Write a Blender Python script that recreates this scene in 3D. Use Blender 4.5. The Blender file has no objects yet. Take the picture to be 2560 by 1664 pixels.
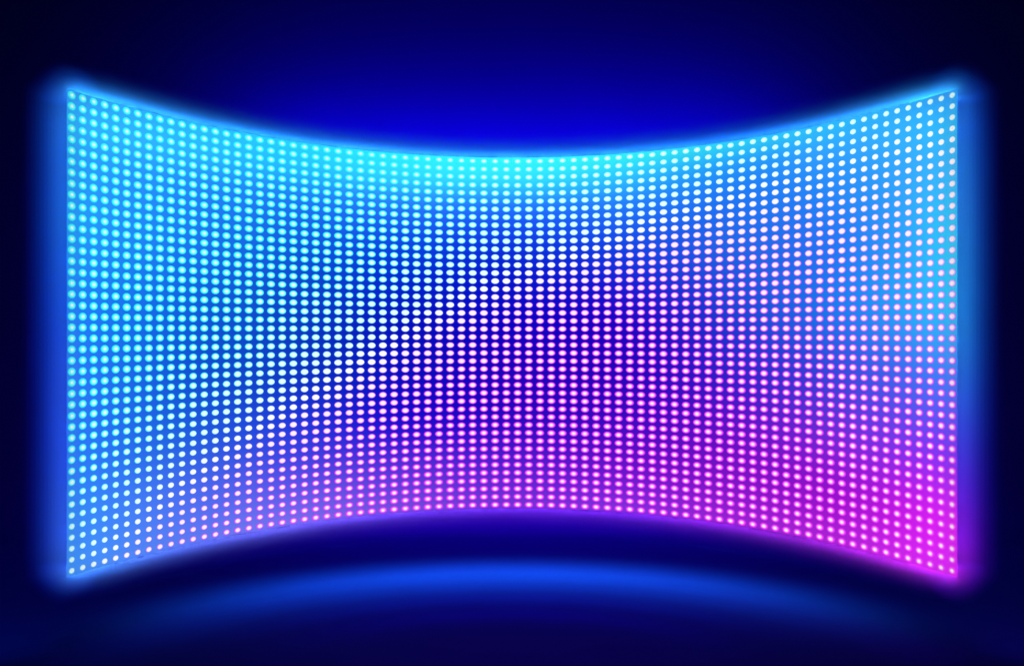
import bpy, math, random
import numpy as np

random.seed(7)
sc = bpy.context.scene
COL = sc.collection

# ------------------------------------------------------------------ camera, world, lamps, exposure
F_PX = 2670.0                       # focal length in pixels of the 2560 px wide photograph
cam_d = bpy.data.cameras.new("camera")
cam_d.sensor_width = 36.0
cam_d.lens = 36.0 * F_PX / 2560.0
cam_d.clip_start = 0.05
cam_d.clip_end = 200.0
cam = bpy.data.objects.new("camera", cam_d)
cam.location = (0, 0, 2.22)
cam.rotation_euler = (math.radians(90), 0, 0)
COL.objects.link(cam)
sc.camera = cam

world = bpy.data.worlds.new("World")
sc.world = world
world.use_nodes = True
wbg = world.node_tree.nodes["Background"]
wbg.inputs[0].default_value = (0.0, 0.0, 0.0, 1)
wbg.inputs[1].default_value = 0.0

sc.view_settings.view_transform = 'Standard'
sc.view_settings.look = 'None'
sc.view_settings.exposure = 0
sc.view_settings.gamma = 1
sc.view_settings.use_curve_mapping = False
sc.render.engine = 'CYCLES'
sc.cycles.use_denoising = True
sc.cycles.max_bounces = 4
sc.cycles.diffuse_bounces = 1
sc.cycles.glossy_bounces = 2
sc.cycles.volume_bounces = 0
sc.cycles.transparent_max_bounces = 16
sc.cycles.sample_clamp_indirect = 3
sc.cycles.caustics_reflective = False
sc.cycles.caustics_refractive = False
sc.cycles.texture_limit_render = 'OFF' if hasattr(sc.cycles, 'texture_limit_render') else None

AXIS = 2.22                         # height of the camera and of the middle of the screen above the floor


def area_lamp(name, loc, aim, sx, sy, power, color, spread=180):
    d = bpy.data.lights.new(name, 'AREA')
    d.shape = 'RECTANGLE'
    d.size = sx
    d.size_y = sy
    d.energy = power
    d.color = color
    d.spread = math.radians(spread)
    o = bpy.data.objects.new(name, d)
    o.location = loc
    from mathutils import Vector
    v = Vector(aim) - Vector(loc)
    o.rotation_euler = v.to_track_quat('-Z', 'Y').to_euler()
    COL.objects.link(o)
    return o


# unseen blue fills added behind the screen to make the backdrop's glow
area_lamp("wall_fill", (0, 13.0, AXIS + 1.95), (0, 14.0, AXIS + 2.0), 7.0, 0.3, 800, (0.0, 0.0, 1.0))
area_lamp("wall_fill", (0, 11.6, AXIS - 0.2), (0, 14.0, AXIS - 0.3), 7.0, 1.8, 580, (0.5, 0.0, 1.0))
# an unseen fill added to brighten the floor just behind the screen
area_lamp("rear_floor_fill", (0, 12.2, 2.6), (0, 12.0, 0), 7.0, 1.6, 420, (0.2, 0.0, 1.0))
# a weak blue fill added above the frame to lift the front floor
area_lamp("front_floor_fill", (0, 7.4, 5.0), (0, 7.4, 0), 2.5, 1.5, 45, (0.6, 0.0, 1.0), 80)
# unseen lights added in arcs under the screen to shape the floor's blue crescent
ARC_R, ARC_Y = 3.35, 6.62
N_ARC = 27
for (dr, hz, share, grn) in ((0.42, 0.28, 0.14, 0.35), (0.18, 0.28, 0.40, 0.55), (-0.06, 0.28, 0.70, 0.70), (-0.32, 0.28, 0.56, 0.58),
                             (-0.62, 0.30, 0.34, 0.40), (-1.0, 0.32, 0.18, 0.15), (-1.5, 0.34, 0.08, 0.0)):
    for k in range(N_ARC):
        th = math.radians(-72 + 144 * k / (N_ARC - 1))
        r = ARC_R + dr
        w = max(0.0, math.cos(th * 1.2)) ** 1.9
        lamp = area_lamp("crescent_fill", (r * math.sin(th), ARC_Y + r * math.cos(th), hz), (0, 0, 0),
                         r * math.radians(144 / (N_ARC - 1)), 0.16, 5.4 * w * share, (0.07, grn, 1.0), 150)
        lamp.rotation_euler = (0, 0, -th)


# ------------------------------------------------------------------ helpers
def lin(c):
    c = np.asarray(c, float) / 255.0
    return np.where(c <= 0.04045, c / 12.92, ((c + 0.055) / 1.055) ** 2.4)


def make_mesh(name, verts, faces, mat, parent=None, colors=None, smooth=True):
    me = bpy.data.meshes.new(name)
    me.from_pydata([tuple(v) for v in verts], [], [tuple(f) for f in faces])
    if colors is not None:
        a = me.color_attributes.new("glow_color", 'FLOAT_COLOR', 'POINT')
        arr = np.ones((len(verts), 4), np.float32)
        arr[:, :3] = colors
        a.data.foreach_set("color", arr.ravel())
    if isinstance(mat, (list, tuple)):
        for m in mat:
            me.materials.append(m)
    else:
        me.materials.append(mat)
    if smooth:
        me.polygons.foreach_set("use_smooth", [True] * len(me.polygons))
    me.update()
    o = bpy.data.objects.new(name, me)
    COL.objects.link(o)
    o.parent = parent
    return o


def smooth(a, b, x):
    t = np.clip((x - a) / (b - a), 0, 1)
    return t * t * (3 - 2 * t)


# ------------------------------------------------------------------ materials
def emit_mat(name, strength, sample=True):
    m = bpy.data.materials.new(name)
    m.use_nodes = True
    nt = m.node_tree
    b = nt.nodes["Principled BSDF"]
    at = nt.nodes.new("ShaderNodeAttribute")
    at.attribute_name = "glow_color"
    nt.links.new(at.outputs["Color"], b.inputs["Emission Color"])
    b.inputs["Emission Strength"].default_value = strength
    b.inputs["Base Color"].default_value = (0.004, 0.004, 0.006, 1)
    b.inputs["Roughness"].default_value = 0.6
    b.inputs["Specular IOR Level"].default_value = 0.0
    m.cycles.emission_sampling = 'FRONT_BACK' if sample else 'NONE'
    return m


M_FACE = emit_mat("lit_panel_face", 1.0)
M_LED = emit_mat("led_lens", 1.04, False)
M_EDGE = emit_mat("halo_emitter", 56.0)  # added emitters out of view that light the halo


def matte(name, col, rough, spec, nscale, namt):
    m = bpy.data.materials.new(name)
    m.use_nodes = True
    nt = m.node_tree
    b = nt.nodes["Principled BSDF"]
    tc = nt.nodes.new("ShaderNodeTexCoord")
    nz = nt.nodes.new("ShaderNodeTexNoise")
    nz.inputs["Scale"].default_value = nscale
    nz.inputs["Detail"].default_value = 4
    mr = nt.nodes.new("ShaderNodeMapRange")
    mr.inputs["To Min"].default_value = 1 - namt
    mr.inputs["To Max"].default_value = 1 + namt
    mx = nt.nodes.new("ShaderNodeVectorMath")
    mx.operation = 'SCALE'
    mx.inputs[0].default_value = col
    nt.links.new(tc.outputs["Object"], nz.inputs["Vector"])
    nt.links.new(nz.outputs["Fac"], mr.inputs["Value"])
    nt.links.new(mr.outputs["Result"], mx.inputs["Scale"])
    nt.links.new(mx.outputs["Vector"], b.inputs["Base Color"])
    b.inputs["Roughness"].default_value = rough
    b.inputs["Specular IOR Level"].default_value = spec
    return m


M_WALL = matte("dark_drape", (0.004, 0.008, 0.060), 0.9, 0.0, 1.5, 0.06)
M_FLOOR = matte("dark_stage_floor", (0.004, 0.008, 0.060), 0.9, 0.0, 2.0, 0.06)
M_CASE = matte("black_cabinet", (0.01, 0.01, 0.012), 0.6, 0.3, 5.0, 0.1)

# ------------------------------------------------------------------ setting: floor running up into a dark backdrop
WALL_Y, COVE_R = 14.0, 2.5
prof_floor = [(-6.0, 0.0), (0, 0), (5, 0), (9, 0), (WALL_Y - COVE_R, 0.0)]
prof_wall = []
for k in range(0, 41):
    a = math.radians(90 * k / 40)
    prof_wall.append((WALL_Y - COVE_R + COVE_R * math.sin(a), COVE_R - COVE_R * math.cos(a)))
prof_wall += [(WALL_Y, 4.0), (WALL_Y, 14.0)]


def sheet(name, prof, half, mat, kind="structure"):
    vs, fs = [], []
    for (y, z) in prof:
        vs += [(-half, y, z), (half, y, z)]
    for i in range(len(prof) - 1):
        fs.append((2 * i, 2 * i + 1, 2 * i + 3, 2 * i + 2))
    o = make_mesh(name, vs, fs, mat)
    o["kind"] = kind
    return o


sheet("floor", prof_floor, 20, M_FLOOR)
sheet("backdrop", prof_wall, 20, M_WALL)

# ------------------------------------------------------------------ the curved screen's surface
NC, NR = 80, 44
HALF_PX = 1101.5
PITCH_Z = (856.5 / 43) / F_PX * 10.0         # vertical pitch at 10 m
TOP = PITCH_Z * 21.5


def img_x(w):                                # w: column position, -39.5 .. 39.5 at the LED columns
    s = w / 39.5
    return HALF_PX * (1.0078 * s - 0.0078 * s ** 3)


def surf(w, zr, off=0.0):
    """point at column position w, height zr above the screen's middle, moved `off` towards the hollow side"""
    def base(q):
        xi = img_x(q)
        u = xi / HALF_PX
        Y = 10.0 / (1 + 0.380 * u * u + 0.006 * u ** 4)
        return xi * Y / F_PX, Y
    X, Y = base(w)
    X1, Y1 = base(w + 0.05)
    X0, Y0 = base(w - 0.05)
    tx, ty = X1 - X0, Y1 - Y0
    L = math.hypot(tx, ty)
    tx, ty = tx / L, ty / L
    nx, ny = ty, -tx                         # towards the camera side
    return np.array([X + nx * off, Y + ny * off, AXIS + zr]), np.array([tx, ty, 0.0]), L / 0.1


# colours the screen shows between its diodes (sRGB), columns u = 0..1, rows v from the top
V_KEYS = [0, .06, .14, .28, .45, .6, .75, .88, 1]
U_KEYS = [0, .125, .25, .375, .5, .625, .75, .875, 1]
TAB = np.array([
    [(50,160,255),(45,185,255),(40,210,255),(45,240,255),(50,250,255),(50,240,250),(45,205,250),(45,185,255),(50,165,255)],
    [(50,175,255),(48,178,255),(40,185,255),(50,205,255),(50,215,255),(45,190,255),(35,150,250),(50,165,255),(50,190,255)],
    [(45,160,255),(40,140,250),(35,125,245),(40,120,250),(35,110,255),(35,120,250),(30,120,245),(40,145,250),(60,190,255)],
    [(40,155,255),(30,120,240),(20,90,220),(10,60,220),(10,40,215),(15,60,225),(30,100,230),(35,125,245),(50,205,255)],
    [(35,130,255),(20,95,222),(15,65,198),(5,22,192),(8,5,195),(25,10,195),(25,65,210),(30,125,240),(50,195,255)],
    [(45,125,255),(20,85,215),(15,55,195),(5,15,190),(25,3,185),(35,5,185),(45,35,200),(55,75,220),(70,130,255)],
    [(45,125,255),(35,95,225),(35,60,220),(25,15,205),(40,10,190),(60,10,190),(90,20,195),(110,45,215),(130,60,250)],
    [(55,140,255),(70,110,240),(80,80,230),(80,50,215),(80,30,205),(100,20,200),(120,20,195),(150,20,205),(220,35,250)],
    [(65,150,255),(90,125,245),(115,110,240),(115,75,225),(115,50,215),(130,45,220),(150,35,210),(175,35,215),(230,40,255)],
], float)


def _cr(keys, vals, t):                      # smooth interpolation through unevenly spaced keys
    t = min(max(t, keys[0]), keys[-1])
    i = 0
    while i < len(keys) - 2 and t > keys[i + 1]:
        i += 1
    n = len(keys)

    def slope(j):
        if j == 0:
            return (vals[1] - vals[0]) / (keys[1] - keys[0])
        if j == n - 1:
            return (vals[-1] - vals[-2]) / (keys[-1] - keys[-2])
        return (vals[j + 1] - vals[j - 1]) / (keys[j + 1] - keys[j - 1])
    h = keys[i + 1] - keys[i]
    s = (t - keys[i]) / h
    return ((2*s**3 - 3*s**2 + 1) * vals[i] + (s**3 - 2*s**2 + s) * h * slope(i)
            + (-2*s**3 + 3*s**2) * vals[i+1] + (s**3 - s**2) * h * slope(i+1))


def bg(u, v):
    rows = [_cr(U_KEYS, TAB[j], u) for j in range(len(V_KEYS))]
    return np.clip(_cr(V_KEYS, rows, v), 0, 255)


screen = bpy.data.objects.new("curved_led_screen", None)
screen.location = (0, 0, 0)
COL.objects.link(screen)
screen["label"] = "curved video screen of glowing diodes shading from cyan at upper left to magenta"
screen["category"] = "led screen"

# lit face: a sheet a little larger than the field of diodes
MW, MH = 0.43, 0.47
ws = np.linspace(-39.5 - MW, 39.5 + MW, 175)
vsn = np.linspace(TOP + MH * PITCH_Z, -TOP - MH * PITCH_Z, 101)
verts, cols, faces = [], [], []
for z in vsn:
    for w in ws:
        p, _, _ = surf(w, z)
        verts.append(p)
        cols.append(lin(bg((w + 39.5) / 79, (TOP - z) / (2 * TOP))))
nw = len(ws)
for j in range(len(vsn) - 1):
    for i in range(nw - 1):
        a = j * nw + i
        faces.append((a, a + 1, a + nw + 1, a + nw))
make_mesh("panel", verts, faces, M_FACE, screen, cols)

# cabinet shell behind it
TH = 0.04
verts, faces = [], []
CWE = 38.9                                   # the cabinet stops short of the sheet's ends
cw = np.linspace(-CWE, CWE, 121)
zt, zb = TOP + MH * PITCH_Z, -TOP - MH * PITCH_Z
for w in cw:
    for (z, off) in ((zt - 0.022, -0.003), (zt - 0.022, -TH), (zb + 0.022, -TH), (zb + 0.022, -0.003)):
        verts.append(surf(w, z, off)[0])
for i in range(len(cw) - 1):
    a, b = 4 * i, 4 * (i + 1)
    for k in range(4):
        faces.append((a + k, a + (k + 1) % 4, b + (k + 1) % 4, b + k))
faces.append((0, 1, 2, 3))
e = 4 * (len(cw) - 1)
faces.append((e + 3, e + 2, e + 1, e))
make_mesh("cabinet", verts, faces, M_CASE, screen, smooth=False)


# unseen emitters added to light the halo: along the top, the underside and the back of both ends
def halo_strip(kind):
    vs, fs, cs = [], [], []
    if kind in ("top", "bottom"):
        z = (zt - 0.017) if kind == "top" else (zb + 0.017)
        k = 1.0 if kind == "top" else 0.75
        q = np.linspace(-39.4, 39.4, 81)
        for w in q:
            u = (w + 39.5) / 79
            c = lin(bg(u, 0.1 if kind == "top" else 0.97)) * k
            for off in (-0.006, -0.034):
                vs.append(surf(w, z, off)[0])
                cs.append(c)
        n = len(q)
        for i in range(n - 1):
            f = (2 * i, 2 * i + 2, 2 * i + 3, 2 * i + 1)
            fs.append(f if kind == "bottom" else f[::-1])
        # dark backing added so the emitter doesn't show from the front
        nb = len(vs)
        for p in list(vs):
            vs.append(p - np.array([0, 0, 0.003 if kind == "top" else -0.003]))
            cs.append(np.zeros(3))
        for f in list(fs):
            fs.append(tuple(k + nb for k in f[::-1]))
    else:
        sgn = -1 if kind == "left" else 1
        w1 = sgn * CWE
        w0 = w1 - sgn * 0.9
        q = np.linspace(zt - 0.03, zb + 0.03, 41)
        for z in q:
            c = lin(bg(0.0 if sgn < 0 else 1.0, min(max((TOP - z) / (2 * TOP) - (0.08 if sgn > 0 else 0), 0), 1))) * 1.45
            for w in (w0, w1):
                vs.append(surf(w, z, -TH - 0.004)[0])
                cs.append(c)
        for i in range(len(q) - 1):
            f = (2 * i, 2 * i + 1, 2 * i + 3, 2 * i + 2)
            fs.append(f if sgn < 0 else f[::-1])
    return make_mesh("added_halo_strip", vs, fs, M_EDGE, screen, [q * np.array((1.0, 1.0 if kind in ("top", "bottom") else 0.8, 1.0)) for q in cs])


for kd in ("top", "bottom", "left", "right"):
    halo_strip(kd)

# ------------------------------------------------------------------ diodes
WHITE = np.array((255., 255., 252.))
CY = np.array((35., 250., 255.))
MG = np.array((240., 48., 252.))
LU = [0, .1, .286, .338, .41, .457, .5, .677, .8, 1]
LV = [1.08, .90, .645, .57, .45, .385, .335, .185, .12, .08]
RINGS = [0.30, 0.50, 0.66, 0.80, 0.90, 1.0]
SEG = 14


def led_geo(i, j):
    w, z = i - 39.5, TOP - j * PITCH_Z
    u, v = i / 79, j / 43
    s = v - np.interp(u, LU, LV)
    # how far the coloured rim has taken over from white
    if s < 0:
        sat = smooth(0.0, 0.50, -s)
        rim = CY
    else:
        wid = 0.52 + 0.43 * smooth(0.6, 1.0, u)
        sat = smooth(0.0, wid, s)
        rim = MG
    edge = max(abs(u - 0.5) * 2, 0)
    back = bg(u, v)
    tint_k = 1 - math.exp(-abs(s) / (0.075 if s < 0 or u < 0.7 else 0.075 + 0.5 * (u - 0.7)))
    far = smooth(0.2, 0.75, math.hypot(u - 0.5, v - 0.45))
    R = 0.362 - 0.105 * far * (1 - sat) + 0.022 * sat
    core = 0.80 - (0.66 if s < 0 else 0.54) * sat - 0.06 * far * sat - (0.14 if s > 0 else 0.05) * tint_k * (1 - sat)
    tint = np.array([random.uniform(-5, 0), random.uniform(-3, 0), random.uniform(-7, 0)])
    c0, t, pw = surf(w, z)
    n = np.array([t[1], -t[0], 0.0])
    rx, rz = R * pw, R * PITCH_Z
    dome, base = 0.004, 0.002
    pv = [c0 + n * (base + dome)]
    cc = [lin(np.clip((WHITE + tint) * (1 - 0.1 * tint_k * (1 - sat)) + rim * 0.1 * tint_k * (1 - sat), 0, 255))]
    for r in RINGS:
        k = smooth(core - 0.05, core + (0.80 if s < 0 else 0.64) - (0.45 if s < 0 else 0.32) * (1 - sat), r)
        pale = (0.11 if s > 0 else 0.20) * tint_k * (1 - 0.7 * sat)
        q = k * tint_k * (1 - pale) + pale
        col = (WHITE + tint) * (1 - q) + rim * q
        if r >= 1.0:
            col = col * 0.38 + back * 0.62
        elif r >= 0.9:
            col = col * 0.80 + back * 0.20
        col = lin(np.clip(col, 0, 255))
        h = base + dome * math.sqrt(max(0, 1 - r * r))
        for a in range(SEG):
            th = 2 * math.pi * a / SEG
            pv.append(c0 + t * (rx * r * math.cos(th)) + np.array([0, 0, 1.0]) * (rz * r * math.sin(th)) + n * h)
            cc.append(col)
    pf = [(0, 1 + a, 1 + (a + 1) % SEG) for a in range(SEG)]
    for k in range(len(RINGS) - 1):
        b0, b1 = 1 + k * SEG, 1 + (k + 1) * SEG
        for a in range(SEG):
            a2 = (a + 1) % SEG
            pf.append((b0 + a, b1 + a, b1 + a2, b0 + a2))
    return pv, pf, cc, c0


# the hundred that show largest: both outermost columns, then the ends of the next ones
single = {(i, j) for i in (0, 79) for j in range(NR)}
single |= {(i, j) for i in (1, 78) for j in (0, 1, 2, 41, 42, 43)}
all_v, all_f, all_c = [], [], []
for j in range(NR):
    for i in range(NC):
        pv, pf, cc, c0 = led_geo(i, j)
        if (i, j) in single:
            o = make_mesh("led", [p - c0 for p in pv], pf, M_LED, screen, cc)
            o.location = tuple(c0)
        else:
            b = len(all_v)
            all_v += pv
            all_c += cc
            all_f += [tuple(q + b for q in f) for f in pf]
rest = make_mesh("led_field", all_v, all_f, M_LED, screen, all_c)
rest["kind"] = "stuff"


# ------------------------------------------------------------------ added scattering volume, shaped to carry the glow round the screen's edges
def halo_mat(name, dens, colr):
    m = bpy.data.materials.new(name)
    m.use_nodes = True
    nt = m.node_tree
    nt.nodes.clear()
    out = nt.nodes.new("ShaderNodeOutputMaterial")
    v = nt.nodes.new("ShaderNodeVolumePrincipled")
    v.inputs["Color"].default_value = (*colr, 1)
    v.inputs["Density"].default_value = dens
    nt.links.new(v.outputs[0], out.inputs["Volume"])
    return m


# path round the rim, with rounded corners
rim_path, rim_w = [], []


def surf_n(w):
    t = surf(w, 0)[1]
    return np.array([t[1], -t[0], 0.0])


zc = zt - 0.02
wc = 39.5 + MW
for w in np.linspace(-wc + 0.2, wc - 0.2, 61):
    rim_path.append(surf(w, zc, -TH / 2)[0])
    rim_w.append(w)
for z in np.linspace(zc - 0.02, -zc + 0.02, 31):
    rim_path.append(surf(wc, z, -TH / 2)[0])
    rim_w.append(wc)
for w in np.linspace(wc - 0.2, -wc + 0.2, 61):
    rim_path.append(surf(w, -zc, -TH / 2)[0])
    rim_w.append(w)
for z in np.linspace(-zc + 0.02, zc - 0.02, 31):
    rim_path.append(surf(-wc, z, -TH / 2)[0])
    rim_w.append(-wc)
rim_path = np.array(rim_path)

NP = len(rim_path)
# nested layers, each even in density: together they thin out away from the rim
LAYERS = [(0.26, 0.16, (0.12, 0.16, 1.0)), (0.22, 0.30, (0.3, 0.4, 1.0)), (0.185, 0.50, (0.6, 0.65, 1.0)),  # outer layers bluer: the glow's fade is put into their colour
          (0.15, 0.80, (0.8, 0.9, 1.0)), (0.12, 1.2, (0.9, 1.0, 1.0)), (0.09, 1.5, (1.0, 1.0, 1.0)),
          (0.065, 1.5, (1.0, 1.0, 1.0))]
# resampled to more, thinner layers so that no single shell's outline shows
_r = np.array([l[0] for l in LAYERS])[::-1]
_d = np.cumsum(np.array([l[1] for l in LAYERS]))[::-1]
_c = np.array([l[2] for l in LAYERS])[::-1]
rr_new = np.linspace(0.275, 0.060, 11)
tot = [float(np.interp(r, _r, _d, right=0.05)) for r in rr_new]
LAYERS = [(float(r), tot[i] - (tot[i - 1] if i else 0.0), tuple(float(np.interp(r, _r, _c[:, q])) for q in range(3)))
          for i, r in enumerate(rr_new)]
SS = 28
halo_volume = None
for (rad, dens, colr) in LAYERS:
    mv, mf = [], []
    for k in range(NP):
        tan = rim_path[(k + 1) % NP] - rim_path[k - 1]
        tan = tan / np.linalg.norm(tan)
        # a frame that stays continuous round the loop: one axis always points into the hollow of the screen
        ref = np.array([-rim_path[k][0], -(rim_path[k][1] - 7.0) - 0.6, 0.0])
        e1 = ref - tan * np.dot(ref, tan)
        e1 /= np.linalg.norm(e1)
        e2 = np.cross(tan, e1)
        # each added shell sits behind the sheet: narrower at the upright ends, set back by its own radius
        wk = rim_w[k]
        ks = float(smooth(wc - 6, wc, abs(wk)))
        rr = rad * 1.25 * (1 - ks) + 0.215 * (rad / 0.26) ** 1.45 * ks
        c = rim_path[k] - surf_n(wk) * max(rr - 0.04, 0.0) * (1 - 0.75 * float(smooth(wc - 3, wc, abs(wk))))
        for a in range(SS):
            th = 2 * math.pi * a / SS
            mv.append(c + rr * (math.cos(th) * e1 + math.sin(th) * e2))
    for k in range(NP):
        k2 = (k + 1) % NP
        for a in range(SS):
            a2 = (a + 1) % SS
            mf.append((k * SS + a, k * SS + a2, k2 * SS + a2, k2 * SS + a))
    m = make_mesh("halo_volume" if halo_volume is None else "halo_layer", mv, mf, halo_mat("halo_scatter", dens * 0.78, colr), halo_volume)
    m["kind"] = "stuff"
    if halo_volume is None:
        halo_volume = m
        halo_volume["label"] = "thin glowing mist hanging round the lit edges of the curved screen"
